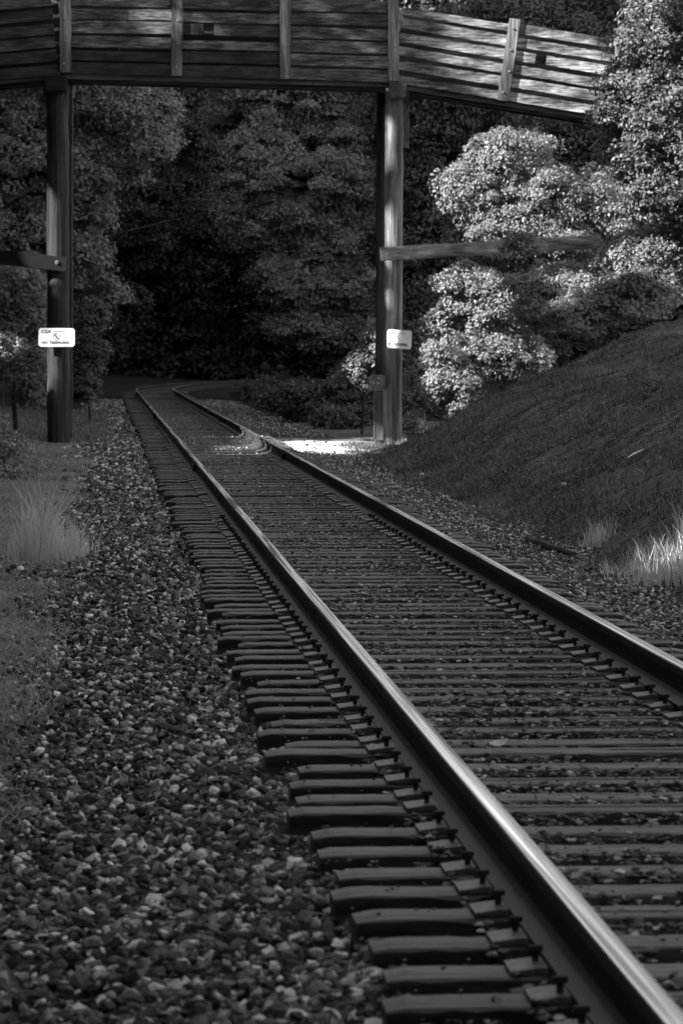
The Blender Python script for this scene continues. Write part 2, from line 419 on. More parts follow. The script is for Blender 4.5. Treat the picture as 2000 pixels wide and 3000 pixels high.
Z = np.where(crib, -.026+.036*r.random(n)+.022*np.clip(low, -1, 1)-.06*(U < -.95)-.03*nearrail, .004)
stones('ballast_stones', U+cX(Y), Y, Z, S, stone_shade(r, n, .17, .42), 'dull ballast stones filling the gaps between the wooden ties', .6)

n = 9000; Y = 9+45*r.random(n)**1.2; U = r.uniform(-1.25, 1.25, n); k = (nz(U*1.4, Y*1.2, 2.2, 44)+r.normal(0, .35, n) > .15) & (np.abs(np.abs(U)-.755) > .2) & (U > -.7)
Y, U = Y[k], U[k]; n = len(Y)
stones('ballast_stones', U+cX(Y), Y, np.full(n, .004)-.05*(((Y-Y0T)/TS % 1.0 > .25) & ((Y-Y0T)/TS % 1.0 < .75)), r.uniform(.004, .013, n), stone_shade(r, n, .08, .34), 'small chips of stone strewn on top of the ties between the rails', .7)
# ------------------------------------------------------------------ foliage
def ground_hit(xp, yp):
    for Y in np.arange(8, 120, .05):
        p = P(xp, yp, Y)
        if p[2] <= float(ground(p[0], Y)): return p
LIT = []      # (centre, radius): places the sun reaches through gaps carved in the added unseen trees
def lit(x, y, Y, rpx): LIT.append((P(x, y, Y), rpx*Y/F+.08))
def leaf_quads(C, N, D, size, wid=.55):
    """C centre, N normal, D direction, size -> diamond shaped leaf with a light fold"""
    n = len(C); N = unit(N); D = unit(D-N*np.sum(D*N, -1, keepdims=True)); B = np.cross(N, D); s = size[:, None]
    v = np.stack([C-D*s*.5, C+B*s*wid*.5+D*s*.02-N*s*.08, C+D*s*.5-N*s*.06, C-B*s*wid*.5+D*s*.02-N*s*.08], 1)
    f = np.arange(4*n).reshape(n, 4)
    return v.reshape(-1, 3), f
def lobes_leaves(lobes, leaf, dens, seed, clump=None, flat=.6, updir=.9):
    """lobes: list of (centre xyz, radii xyz). leaf-clumps spread through each lobe"""
    r = np.random.default_rng(seed); Cs = []; Ns = []; Sh = []
    if leaf < .16:
        ex = []
        for c, rad in lobes:
            for _ in range(3):
                d = unit(r.normal(size=3)); d[2] = abs(d[2])*.8-.1; ex.append((np.array(c)+d*np.array(rad)*r.uniform(.85, 1.1), np.array(rad)*r.uniform(.18, .38)))
        lobes = list(lobes)+ex
    for c, rad in lobes:
        rad = np.array(rad); c = np.array(c); cr = clump or max(.22, .24*float(rad.mean()))
        area = 4*math.pi*((rad[0]*rad[1])**1.6/3+(rad[0]*rad[2])**1.6/3+(rad[1]*rad[2])**1.6/3)**(1/1.6)
        nc = max(8, int(area/(cr*cr)*.95)); d = unit(r.normal(size=(nc, 3)))
        rr = r.uniform(.45, 1.05, nc)**.6; cc = c+d*rad*rr[:, None]*r.uniform(.85, 1.12, (nc, 1))
        nl = int(area*dens/(leaf*leaf*.275)/nc)+3
        k = np.repeat(np.arange(nc), nl); m = len(k)
        off = unit(r.normal(size=(m, 3)))*(r.random((m, 1))**.45)*np.array([cr, cr, cr*flat])
        csz = r.uniform(.6, 1.35, nc)[k][:, None]; off = off*csz
        # boughs droop outwards
        hd = np.linalg.norm(off[:, :2], axis=1); off[:, 2] -= .35*hd*hd/cr
        C = cc[k]+off
        n0 = unit(off/cr*.7+d[k]*.5+np.array([0, 0, updir]))+r.normal(0, .45, (m, 3))
        Cs.append(C); Ns.append(n0); Sh.append(np.clip(.5+r.normal(0, .16, nc)[k]+r.normal(0, .2, m), 0, 1))
    C = np.concatenate(Cs); N = np.concatenate(Ns); sh = np.concatenate(Sh); n = len(C)
    D = unit(np.random.default_rng(seed+1).normal(size=(n, 3))+np.array([0, 0, -.4])); S = leaf*np.random.default_rng(seed+2).uniform(.6, 1.3, n)
    return C, N, D, S, sh
def plant(kind, base, lobes, leaf, dens, seed, mat, label, cat, group, stem_r=.12, clump=None, flat=.6, stem='trunk', foli='crown', carve=False, twigs=0, updir=.9):
    base = np.array(base, float); base[2] = float(ground(base[0], min(base[1], 299)))-.03
    root = empty(kind, base); tag(root, label, cat, group)
    C, N, D, S, sh = lobes_leaves(lobes, leaf, dens, seed, clump, flat, updir)
    if carve:  # cut leaves along sun rays to the chosen lit places
        keep = np.ones(len(C), bool); sv = np.array(SUN)
        for c, rad in LIT:
            q = C-c; t = q@sv; dist = np.linalg.norm(q-np.outer(t, sv), axis=1); keep &= ~((dist < rad+.10) & (t > 0))
        C, N, D, S, sh = C[keep], N[keep], D[keep], S[keep], sh[keep]
    g = ground(C[:, 0], np.minimum(C[:, 1], 299.)); ok = C[:, 2] > g+.02
    C, N, D, S, sh = C[ok], N[ok], D[ok], S[ok], sh[ok]
    v, f = leaf_quads(C, N, D, S); np_mesh(foli, v, f, np.repeat(sh, 4), mat, root)
    mb = MB(); r = np.random.default_rng(seed+9)
    cen = np.mean([l[0] for l in lobes], axis=0); top = max(l[0][2] for l in lobes)
    jt = base+(np.array([cen[0], cen[1], max(top*.45, (base[2]+cen[2])/2)])-base)*np.array([.5, .5, 1])
    mid = (base+jt)/2+r.normal(0, stem_r*.8, 3)*np.array([1, 1, 0])
    mb.tube([base-np.array([0, 0, .1]), mid, jt], [stem_r*1.25, stem_r, stem_r*.8], 8)
    for c, rad in ([] if carve else lobes):
        c = np.array(c); q = (jt+c)/2+r.normal(0, .25, 3)*np.linalg.norm(c-jt)*.3
        mb.tube([jt, q, c], [stem_r*.6, stem_r*.35, stem_r*.12], 6)
        for _ in range(3):
            e = c+unit(r.normal(size=3))*np.array(rad)*.8; mb.tube([c, (c+e)/2+r.normal(0, .05, 3), e], [stem_r*.15, stem_r*.1, stem_r*.04], 5)
    mb.build(stem, M['bark'], root)
    if twigs:
        tb = MB()
        for _ in range(twigs):
            c, rad = lobes[r.integers(len(lobes))]; d = unit(r.normal(size=3)); d[1] = -abs(d[1]); e = np.array(c)+d*np.array(rad)*.95; s0 = e+np.array([r.normal(0, .25), .15, -.45])
            tb.tube([s0, (s0+e)/2+r.normal(0, .03, 3), e], [.013, .010, .005], 5)
        tb.build('twig', M['twig'], root)
    return root
def L(x, y, Y, rx, ry, dz=.9):
    k = Y/F; return (P(x, y, Y), (rx*k, rx*k*dz, ry*k))

# places reached by the sun
for xs_, ya, yb in ((800, 1292, 1322), (860, 1289, 1322), (920, 1286, 1320), (980, 1282, 1314), (1040, 1277, 1306), (1095, 1272, 1296)):
    for yy in np.linspace(ya, yb, 7):
        Yg = F*1.80/(yy-1030); LIT.append((P(xs_, yy, Yg), .52))
for xs_, ya, yb in ((700, 1308, 1322), (740, 1300, 1330), (775, 1292, 1330)):
    for yy in np.linspace(ya, yb, 5):
        Yg = F*1.72/(yy-1030); LIT.append((P(xs_, yy, Yg), .38))
lit(790, 1290, 68, 40)
lit(1180, 1342, 64, 20); lit(1215, 1338, 65, 22)
for q in [(135, 988), (166, 988), (197, 988), (1158, 993), (1180, 993)]: lit(q[0], q[1], 73.5, 30)
lit(1140, 370, 73.7, 24); lit(1140, 430, 73.7, 26); lit(1150, 490, 73.7, 22); lit(1155, 640, 73.7, 32); lit(1150, 690, 73.7, 26); lit(1150, 880, 73.7, 20); lit(1120, 745, 73.7, 20); lit(1320, 735, 73.8, 16)
for q in [(1400, 75, 45), (1400, 140, 40), (1440, 130, 55), (1420, 230, 45), (1500, 130, 60), (1500, 230, 60), (1590, 150, 65), (1590, 250, 65), (1690, 180, 75), (1690, 290, 65), (1780, 250, 70), (1560, 80, 50), (1460, 270, 40), (1640, 100, 40)]: lit(q[0], q[1], 73.6, q[2])
for q in [(383, 57, 24), (450, 62, 24), (515, 70, 20), (446, 100, 14), (625, 76, 18), (293, 125, 14), (950, 30, 18), (1085, 155, 12)]: lit(q[0], q[1], 73.6, q[2])
for q in [(1500, 430, 84.3, 120), (1400, 540, 84.3, 120), (1560, 560, 84.3, 140), (1700, 600, 84.3, 120), (1800, 640, 84.3, 80), (1500, 660, 84.3, 120), (1360, 860, 81.3, 90), (1440, 850, 81.3, 80), (1420, 960, 81.2, 80), (1300, 920, 81.3, 80), (1290, 1020, 81.2, 60), (1310, 1100, 80.5, 70),
          (1350, 1190, 80.5, 50), (1500, 900, 81.3, 60), (1070, 1080, 83.5, 55), (1210, 1240, 75.5, 40), (1100, 990, 83.5, 40)]: lit(*q)
for q in [(1900, 80, 69.5, 110), (1930, 280, 69.2, 130), (1790, 310, 69.5, 70), (1950, 480, 69.2, 90), (1880, 600, 69.5, 50), (1820, 180, 69.6, 60), (1700, 800, 70.2, 60), (1600, 770, 70.2, 50), (1800, 720, 70.2, 60), (1950, 690, 70.2, 60), (1650, 880, 69.6, 40), (1900, 800, 69.8, 50)]: lit(*q)
lit(2020, 1560, 33, 130); lit(1960, 1650, 33, 60); lit(20, 1010, 73.6, 60)
LIT.append((ground_hit(1865, 1346)+np.array([0, 0, .08]), .16)); LIT.append((ground_hit(1655, 1427)+np.array([0, 0, .05]), .10)); LIT.append((ground_hit(1237, 1398)+np.array([0, 0, .05]), .10))
lit(640, 1205, 98, 26); lit(725, 1232, 92, 22)

# --- right-hand bushes
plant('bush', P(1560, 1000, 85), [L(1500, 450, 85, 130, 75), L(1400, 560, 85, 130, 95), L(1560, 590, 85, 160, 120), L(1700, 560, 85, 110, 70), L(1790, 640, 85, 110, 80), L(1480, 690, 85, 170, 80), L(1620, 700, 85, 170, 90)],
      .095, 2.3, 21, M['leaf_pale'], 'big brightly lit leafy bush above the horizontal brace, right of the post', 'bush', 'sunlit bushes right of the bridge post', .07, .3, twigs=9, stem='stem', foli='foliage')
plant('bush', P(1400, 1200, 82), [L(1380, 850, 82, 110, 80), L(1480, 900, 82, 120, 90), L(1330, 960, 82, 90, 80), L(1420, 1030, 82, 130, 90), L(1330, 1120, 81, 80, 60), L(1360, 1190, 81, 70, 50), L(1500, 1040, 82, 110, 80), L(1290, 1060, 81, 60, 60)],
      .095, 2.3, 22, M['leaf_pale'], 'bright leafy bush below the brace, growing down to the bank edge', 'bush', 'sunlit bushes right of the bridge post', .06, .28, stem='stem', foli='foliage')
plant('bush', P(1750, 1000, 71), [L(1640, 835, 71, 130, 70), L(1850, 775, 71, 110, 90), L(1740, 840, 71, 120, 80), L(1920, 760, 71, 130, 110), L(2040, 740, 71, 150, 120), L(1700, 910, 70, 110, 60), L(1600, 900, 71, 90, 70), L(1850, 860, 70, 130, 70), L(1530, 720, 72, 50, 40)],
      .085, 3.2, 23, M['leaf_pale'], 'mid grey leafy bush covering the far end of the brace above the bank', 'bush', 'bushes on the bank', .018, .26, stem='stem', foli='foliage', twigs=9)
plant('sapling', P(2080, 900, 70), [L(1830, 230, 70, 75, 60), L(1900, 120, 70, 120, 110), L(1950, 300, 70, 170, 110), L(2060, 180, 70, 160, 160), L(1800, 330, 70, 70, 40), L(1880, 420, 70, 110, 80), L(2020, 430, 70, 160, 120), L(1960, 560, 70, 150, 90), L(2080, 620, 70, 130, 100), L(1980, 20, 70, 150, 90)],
      .09, 2.0, 24, M['leaf_grey'], 'leafy young tree with pale twigs hiding the lower end of the bridge ramp', 'tree', None, .07, .26, twigs=26)
plant('bush', P(1060, 1250, 84), [L(1070, 1070, 84, 60, 55), L(1030, 1110, 84, 45, 35), L(1110, 990, 84, 45, 60)], .10, 3, 25, M['leaf_pale'], 'small bright leafy shrub left of the right bridge post', 'bush', None, .03, .22, stem='stem', foli='foliage')
plant('weed', P(1205, 1290, 74.8), [L(1203, 1235, 74.8, 22, 30), L(1215, 1265, 74.8, 32, 16)], .07, 3, 26, M['leaf_pale'], 'low bright weed at the foot of the right bridge post', 'weed', None, .01, .14, stem='stem', foli='foliage')
# --- behind the right post
plant('tree', (5.0, 104, 0), [L(1230, 330, 104, 170, 120), L(1290, 520, 104, 150, 130), L(1250, 700, 104, 140, 110), L(1350, 250, 104, 170, 120), L(1220, 880, 104, 130, 110), L(1420, 420, 106, 150, 130), L(1300, 1000, 104, 200, 130), L(1200, 1120, 102, 160, 110)],
      .13, 2.8, 31, M['leaf'], 'dark broadleaf tree right behind the right bridge post', 'tree', 'trees beyond the bridge', .22, .5)
plant('tree', (12, 112, 0), [L(1560, 350, 112, 240, 160), L(1750, 330, 112, 240, 200), L(1500, 100, 112, 250, 160), L(1800, 80, 112, 250, 200), L(1650, 600, 112, 300, 200), L(1900, 500, 112, 220, 240), L(1600, 880, 112, 350, 220), L(2000, 800, 112, 250, 240)],
      .14, 2.6, 32, M['leaf'], 'tall shaded tree behind the bright bush, its top showing above the ramp', 'tree', 'trees beyond the bridge', .26, .55)
# --- big centre tree
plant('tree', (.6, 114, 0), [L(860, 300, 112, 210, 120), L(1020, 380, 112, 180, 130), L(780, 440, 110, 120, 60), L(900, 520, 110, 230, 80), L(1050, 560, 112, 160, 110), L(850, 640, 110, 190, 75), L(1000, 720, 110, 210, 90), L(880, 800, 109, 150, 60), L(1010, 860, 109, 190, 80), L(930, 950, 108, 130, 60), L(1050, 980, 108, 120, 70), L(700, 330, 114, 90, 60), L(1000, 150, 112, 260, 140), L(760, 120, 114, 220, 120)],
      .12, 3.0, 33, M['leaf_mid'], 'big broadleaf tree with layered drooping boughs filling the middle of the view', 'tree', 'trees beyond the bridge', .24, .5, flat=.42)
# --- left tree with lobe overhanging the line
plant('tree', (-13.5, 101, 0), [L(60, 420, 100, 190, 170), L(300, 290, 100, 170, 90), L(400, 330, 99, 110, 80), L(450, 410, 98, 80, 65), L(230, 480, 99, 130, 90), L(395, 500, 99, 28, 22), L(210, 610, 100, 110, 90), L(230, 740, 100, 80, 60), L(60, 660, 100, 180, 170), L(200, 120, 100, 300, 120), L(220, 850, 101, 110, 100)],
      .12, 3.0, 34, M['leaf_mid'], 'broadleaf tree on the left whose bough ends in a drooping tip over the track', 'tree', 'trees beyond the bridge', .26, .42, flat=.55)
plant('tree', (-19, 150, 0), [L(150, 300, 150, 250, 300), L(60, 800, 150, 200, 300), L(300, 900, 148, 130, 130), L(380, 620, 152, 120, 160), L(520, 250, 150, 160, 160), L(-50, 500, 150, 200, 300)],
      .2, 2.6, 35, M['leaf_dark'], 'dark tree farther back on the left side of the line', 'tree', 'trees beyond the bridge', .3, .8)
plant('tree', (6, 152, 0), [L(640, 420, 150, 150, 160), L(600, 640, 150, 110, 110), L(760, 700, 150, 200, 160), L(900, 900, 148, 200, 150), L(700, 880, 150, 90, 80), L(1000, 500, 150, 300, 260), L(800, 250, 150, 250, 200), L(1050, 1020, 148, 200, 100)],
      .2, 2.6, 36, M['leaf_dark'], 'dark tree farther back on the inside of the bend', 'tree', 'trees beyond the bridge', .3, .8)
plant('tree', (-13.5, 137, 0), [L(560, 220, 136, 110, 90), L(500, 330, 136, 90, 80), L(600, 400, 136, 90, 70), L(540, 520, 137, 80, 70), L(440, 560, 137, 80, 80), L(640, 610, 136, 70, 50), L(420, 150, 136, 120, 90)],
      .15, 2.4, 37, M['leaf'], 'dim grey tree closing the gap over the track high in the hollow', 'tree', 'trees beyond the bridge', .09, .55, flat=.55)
# --- low growth right of the track beyond the bridge
plant('bush', P(980, 1260, 96), [L(900, 1160, 98, 110, 50), L(1030, 1150, 96, 110, 70), L(1150, 1180, 94, 90, 70), L(800, 1140, 106, 90, 35), L(1010, 1220, 90, 90, 28)], .11, 3, 41, M['leaf'], 'low dark undergrowth right of the rail beyond the bridge', 'bush', None, .04, .35, stem='stem', foli='foliage')
# --- left side shrubs near the post
plant('bush', P(50, 1150, 78), [L(20, 820, 78, 110, 80), L(70, 920, 78, 90, 80), L(20, 1040, 78, 110, 80), L(90, 1100, 77, 60, 90), L(-60, 960, 78, 120, 160)], .095, 3, 42, M['leaf_pale'], 'shaded leafy bush left of the left bridge post', 'bush', None, .05, .28, stem='stem', foli='foliage')
plant('bush', P(10, 1150, 74), [L(10, 1010, 74, 48, 34)], .095, 3, 43, M['leaf_pale'], 'small sunlit spray of leaves at the left picture edge', 'bush', None, .02, .2, stem='stem', foli='foliage')
plant('bush', P(265, 1180, 92), [L(250, 930, 94, 50, 60), L(260, 1040, 92, 50, 70), L(240, 1120, 90, 45, 50)], .10, 3, 44, M['leaf'], 'slim dark shrub just right of the left bridge post', 'bush', None, .03, .25, stem='stem', foli='foliage')
plant('bush', P(20, 1420, 58), [L(20, 1340, 58, 90, 70), L(-20, 1260, 60, 90, 70)], .075, .7, 45, M['leaf_mid'], 'dark tangled scrub on the left verge behind the grass tuft', 'bush', None, .02, .22, stem='stem', foli='foliage')
# --- woods closing the view where the line curves away
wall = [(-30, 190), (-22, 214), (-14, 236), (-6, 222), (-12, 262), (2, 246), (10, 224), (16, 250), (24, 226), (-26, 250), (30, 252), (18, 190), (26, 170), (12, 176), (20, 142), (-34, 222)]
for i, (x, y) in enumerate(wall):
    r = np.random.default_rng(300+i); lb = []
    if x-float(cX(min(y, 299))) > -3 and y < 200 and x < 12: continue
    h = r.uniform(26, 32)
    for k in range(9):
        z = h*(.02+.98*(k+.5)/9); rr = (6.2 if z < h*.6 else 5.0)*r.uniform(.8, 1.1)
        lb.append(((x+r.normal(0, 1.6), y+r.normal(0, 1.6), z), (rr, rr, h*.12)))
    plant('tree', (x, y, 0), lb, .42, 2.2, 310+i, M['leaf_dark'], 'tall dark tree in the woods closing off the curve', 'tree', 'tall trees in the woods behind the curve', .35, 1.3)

# --- unseen trees added left, behind and right to block sun and sky
row = []
for i, y in enumerate(np.arange(-34, 262, 8.5)): row.append((min(-15.0, -.0926*y-9.5), y))
for i, y in enumerate(np.arange(-40, 262, 9.5)): row.append((min(-26.0, -.0926*y-19), y+3))
for x in np.arange(-22, 30, 8.0): row.append((x, -34-abs(x)*.1))
for y in (-24, -14, -4, 6): row.append((17, y))
for i, (x, y) in enumerate(row):
    r = np.random.default_rng(500+i); lb = []; h = 29+r.uniform(0, 4)+(7 if x < -24 else 0)
    for k in range(8):
        z = h*(.03+.97*(k+.5)/8); rr = 5.4*r.uniform(.9, 1.1)*(1 if z < h*.8 else .8)
        lb.append(((x+r.normal(0, .6), y+r.normal(0, .8), z), (rr*.85, rr, h*.135)))
    plant('tree', (x, y, 0), lb, .8, 2.6, 520+i, M['leaf'], 'unseen tree added to shade the line, its crown carved for sun gaps', 'tree', 'unseen trees added to shade the line', .35, 1.5, carve=True)

# ------------------------------------------------------------------ grass
def blades(name, X, Y, H, shade, mat, label, wid=.006, lean=.5, seed=1):
    r = np.random.default_rng(seed); n = len(X); Z = ground(X, Y)-.01
    a = r.uniform(0, 6.283, n); b = np.stack([X, Y, Z], -1); ld = np.stack([np.cos(a), np.sin(a), np.zeros(n)], -1)*(lean*H*r.uniform(.2, 1.2, n))[:, None]
    a2 = r.uniform(-.9, .9, n); wv = np.stack([np.cos(a2), np.sin(a2), np.zeros(n)], -1)*(wid*r.uniform(.6, 1.4, n))[:, None]
    up = np.array([0, 0, 1.0]); h = H[:, None]
    m1 = b+ld*.3+up*h*.55; tp = b+ld+up*h*(1-.2*lean)
    v = np.stack([b-wv, b+wv, m1+wv*.8, m1-wv*.8, tp+wv*.15, tp-wv*.15], 1).reshape(-1, 3)
    k = np.arange(n)[:, None]*6; f = np.concatenate([k+np.array([[0, 1, 2, 3]]), k+np.array([[3, 2, 4, 5]])])
    o = np_mesh(name, v, f, np.repeat(shade, 6), mat); return tag(o, label, 'grass', kind='stuff')
r = np.random.default_rng(77)
# right bank
n = 330000; Y = 17+(74-17)*r.random(n)**.8; u = 2.45+7.5*r.random(n); X = u+cX(Y)
vis = (X < .0926*Y+.4); keep = vis & (nz(X*1.6+Y*.5, Y*.4-X*.6, 1.5, 12)+r.normal(0, .4, n) > -.25) & (r.random(n) < sm(2.4, 2.9, u)+.1)
X, Y, u = X[keep], Y[keep], u[keep]; st = nz(X*.8+Y*.25, Y*.2-X*.9, 2.2, 13); n = len(X)
blades('bank_grass', X, Y, np.clip(.03+.05*r.random(n)+.06*st+.18*(r.random(n) < .012), .02, .3), np.clip(.25+.40*st+r.normal(0, .2, n), 0, 1), M['grass'], 'short dull grass and moss on the right bank', .006, 1.3, 2)
# left verge
n = 240000; Y = 13+(76-13)*r.random(n)**.75; u = -2.3-3.2*r.random(n)**1.1; X = u+cX(Y); dn = nz(X, Y, 1.4, 15)
keep = (X > -.0926*Y-.4) & (r.random(n) < sm(2.25, 2.8, -u+.15*dn)) & (dn+r.normal(0, .5, n) > -.4)
X, Y, dn = X[keep], Y[keep], dn[keep]; n = len(X)
blades('verge_grass', X, Y, np.clip(.05+.06*r.random(n)+.05*dn, .03, .2), np.clip(.5+.25*dn+r.normal(0, .18, n), 0, 1), M['drygrass'], 'thin grass along the left verge beyond the ballast', .005, 1.1, 3)
# grass beyond the bridge left
n = 30000; Y = r.uniform(74, 108, n); u = -2.0-4.0*r.random(n); X = u+cX(Y)
blades('verge_grass', X, Y, .08+.16*r.random(n), np.clip(.55+r.normal(0, .2, n), 0, 1), M['grass'], 'taller grass left of the track beyond the bridge', .012, .6, 4)
def tuft(xp, yp, Y, rx, n, h, mat, label, seed, wid=.005):
    r = np.random.default_rng(seed); c = P(xp, yp, Y); g1 = np.clip(r.normal(0, 1, n), -1.8, 1.8); X = c[0]+g1*rx*(1+.3*np.clip(r.normal(0, 1, n), -1, 1)); YY = Y+np.clip(r.normal(0, 1, n), -1.6, 1.6)*rx*2.5
    Z0 = gpt(c[0], Y); H = h*r.uniform(.3, 1.1, n)*np.exp(-.25*g1**2)*(1+.25*np.sin(g1*5))
    o = blades('grass_tuft', X, YY, H, np.clip(.7+r.normal(0, .25, n), 0, 1), mat, label, wid, .38, seed)
    del o['kind']; o['category'] = 'grass tuft'
    me = o.data; co = np.empty(len(me.vertices)*3); me.vertices.foreach_get('co', co); co = co.reshape(-1, 3)-Z0; me.vertices.foreach_set('co', co.ravel()); me.update(); o.location = Z0
    return o
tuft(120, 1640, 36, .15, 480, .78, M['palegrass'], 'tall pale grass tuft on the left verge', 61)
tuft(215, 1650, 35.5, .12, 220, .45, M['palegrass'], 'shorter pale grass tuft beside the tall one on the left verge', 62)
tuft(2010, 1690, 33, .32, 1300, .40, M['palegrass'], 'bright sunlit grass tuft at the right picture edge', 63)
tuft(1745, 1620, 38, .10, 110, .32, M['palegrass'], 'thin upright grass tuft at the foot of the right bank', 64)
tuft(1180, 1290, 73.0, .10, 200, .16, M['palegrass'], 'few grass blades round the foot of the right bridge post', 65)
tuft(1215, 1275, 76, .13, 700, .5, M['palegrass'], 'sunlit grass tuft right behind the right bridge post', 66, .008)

def litter_field(name, X, Y, size, sh, label, seed, up=.012):
    r = np.random.default_rng(seed); n = len(X); C = np.stack([X, Y, ground(X, Y)+up+.03*r.random(n)], -1)
    N = np.array([0, 0, 1.0])+r.normal(0, .35, (n, 3)); D = unit(r.normal(size=(n, 3))*np.array([1, 1, .1])); v, f = leaf_quads(C, N, D, size*r.uniform(.5, 1.3, n), .6)
    return tag(np_mesh(name, v, f, np.repeat(sh, 4), M['litter']), label, 'dead leaves', kind='stuff')
n = 2600; Y = 9+60*r.random(n)**1.3; u = -1.2-3.2*r.random(n); litter_field('dead_leaves', u+cX(Y), Y, .045, np.clip(r.normal(.4, .3, n), 0, 1), 'small dead leaves scattered over the left ballast and verge', 91, .03)
n = 9000; Y = 20+50*r.random(n); u = 1.6+7.5*r.random(n)**1.2; k = nz(u+Y*.3, Y*.5-u*.5, 1.1, 33)+r.normal(0, .5, n) > .1; Y, u = Y[k], u[k]; n = len(Y)
litter_field('dead_leaves', u+cX(Y), Y, .05, np.clip(r.normal(.35, .3, n), 0, 1), 'small dead leaves scattered over the right bank', 92, .03)
# ------------------------------------------------------------------ footbridge
YB = 73.6; kb = YB/F
def B(x, y, dy=0.0): return P(x, y, YB+dy)
bc = gpt(P(640, 1290, 74)[0], 74.0)
bridge = empty('footbridge', bc); tag(bridge, 'old wooden footbridge with boarded sides crossing high over the track', 'footbridge')
PITCH = .2725; BH = .245
rb = np.random.default_rng(17)
def board(mb, p0, p1, h, sh, thick=.04, notch=None):
    """board from p0 to p1 (lower edge), height h, with worn uneven edges"""
    p0 = np.array(p0); p1 = np.array(p1); Ln = np.linalg.norm(p1-p0); n = max(3, int(Ln/.22)); t = np.linspace(0, 1, n+1)
    d = (p1-p0)/Ln; upv = unit(np.cross(np.array([d[0], d[1], d[2]]), np.array([0, 1.0, 0])));
    if upv[2] < 0: upv = -upv
    wl = np.cumsum(rb.normal(0, .003, n+1)); wl -= wl.mean(); wl = np.clip(wl, -.012, .012)+np.abs(rb.normal(0, .003, n+1))
    wh = np.clip(np.cumsum(rb.normal(0, .003, n+1)), -.014, .012)-np.abs(rb.normal(0, .003, n+1)); vs = []
    for i in range(n+1):
        q = p0+(p1-p0)*t[i]; a = q+upv*wl[i]; b = q+upv*(h+wh[i]); jy = rb.normal(0, .004)
        for z in (a, b):
            for yy in (0, thick): vs.append(z+np.array([0, yy+jy, 0]))
    fs = []
    for i in range(n):
        a = i*4; b = a+4; fs += [(a, a+1, b+1, b), (a+2, b+2, b+3, a+3), (a, b, b+2, a+2), (a+1, a+3, b+3, b+1)]
    fs += [(0, 2, 3, 1), (n*4, n*4+1, n*4+3, n*4+2)]
    mb.poly(vs, fs, sh)
# lower edge of the boarding, photograph pixels, front face
bays = [(-420, 268, 170, 216, 'left'), (175, 214, 504, 222, 'flat'), (506, 222, 823, 230, 'flat'), (825, 230, 1146, 239, 'flat'), (1150, 241, 1470, 292, 'ramp'), (1474, 293, 1900, 361, 'ramp'), (1902, 361, 2400, 441, 'ramp')]
for face in (0, 1):
    dy = 0 if face == 0 else 1.95
    for bi, (x0, y0, x1, y1, kd) in enumerate(bays):
        mb = MB(); a = B(x0, y0); b = B(x1, y1); a = a+np.array([0, dy, 0]); b = b+np.array([0, dy, 0])
        d = unit(b-a); upv = np.array([-d[2], 0, d[0]])
        for rrow in range(6):
            sh = np.clip(rb.normal(.45, .22), .05, 1); hh = BH+rb.normal(0, .008)
            oy = np.array([0, rb.uniform(0, .022), 0]); p0 = a+oy+upv*(PITCH*rrow+rb.normal(0, .010)); p1 = b+oy+upv*(PITCH*rrow+rb.normal(0, .010))
            hh -= abs(rb.normal(0, .014))*(1.6 if kd == 'ramp' else 1)
            if kd != 'ramp': hh += .008
            if bi < 4: sh *= .6  # left and flat bays painted darker, standing for shade
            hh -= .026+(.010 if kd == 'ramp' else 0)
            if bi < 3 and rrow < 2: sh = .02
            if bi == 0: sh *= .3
            if bi >= 4: sh = sh*.8+.7  # ramp boards painted paler, standing for sunlight
            Ln = np.linalg.norm(p1-p0)
            if face == 0 and bi == 2 and rrow == 3:   # a gap in the boarding
                g0 = p0+(p1-p0)*.27; g1 = p0+(p1-p0)*.37; board(mb, p0, g0, hh, sh); board(mb, g1, p1, hh, sh*1.2)
            elif face == 0 and bi == 5 and rrow == 3:
                g0 = p0+(p1-p0)*.17; g1 = p0+(p1-p0)*.245; board(mb, p0, g0, hh, sh); board(mb, g1, p1, hh, sh)
            elif rb.random() < .22:
                g = p0+(p1-p0)*rb.uniform(.35, .7); g2 = g+unit(p1-p0)*.012; board(mb, p0, g, hh, sh); board(mb, g2, p1, hh, np.clip(sh+rb.normal(0, .2), .05, 1))
            else: board(mb, p0, p1, hh, sh)
        mb.build('side_boards', M['board'] if face == 0 else M['dark'], bridge)
def bolts(mb, pts, rad=.018, n=8):
    for p in pts: p = np.array(p); mb.tube([p, p+np.array([0, -.022, 0])], [rad, rad*.8], n)
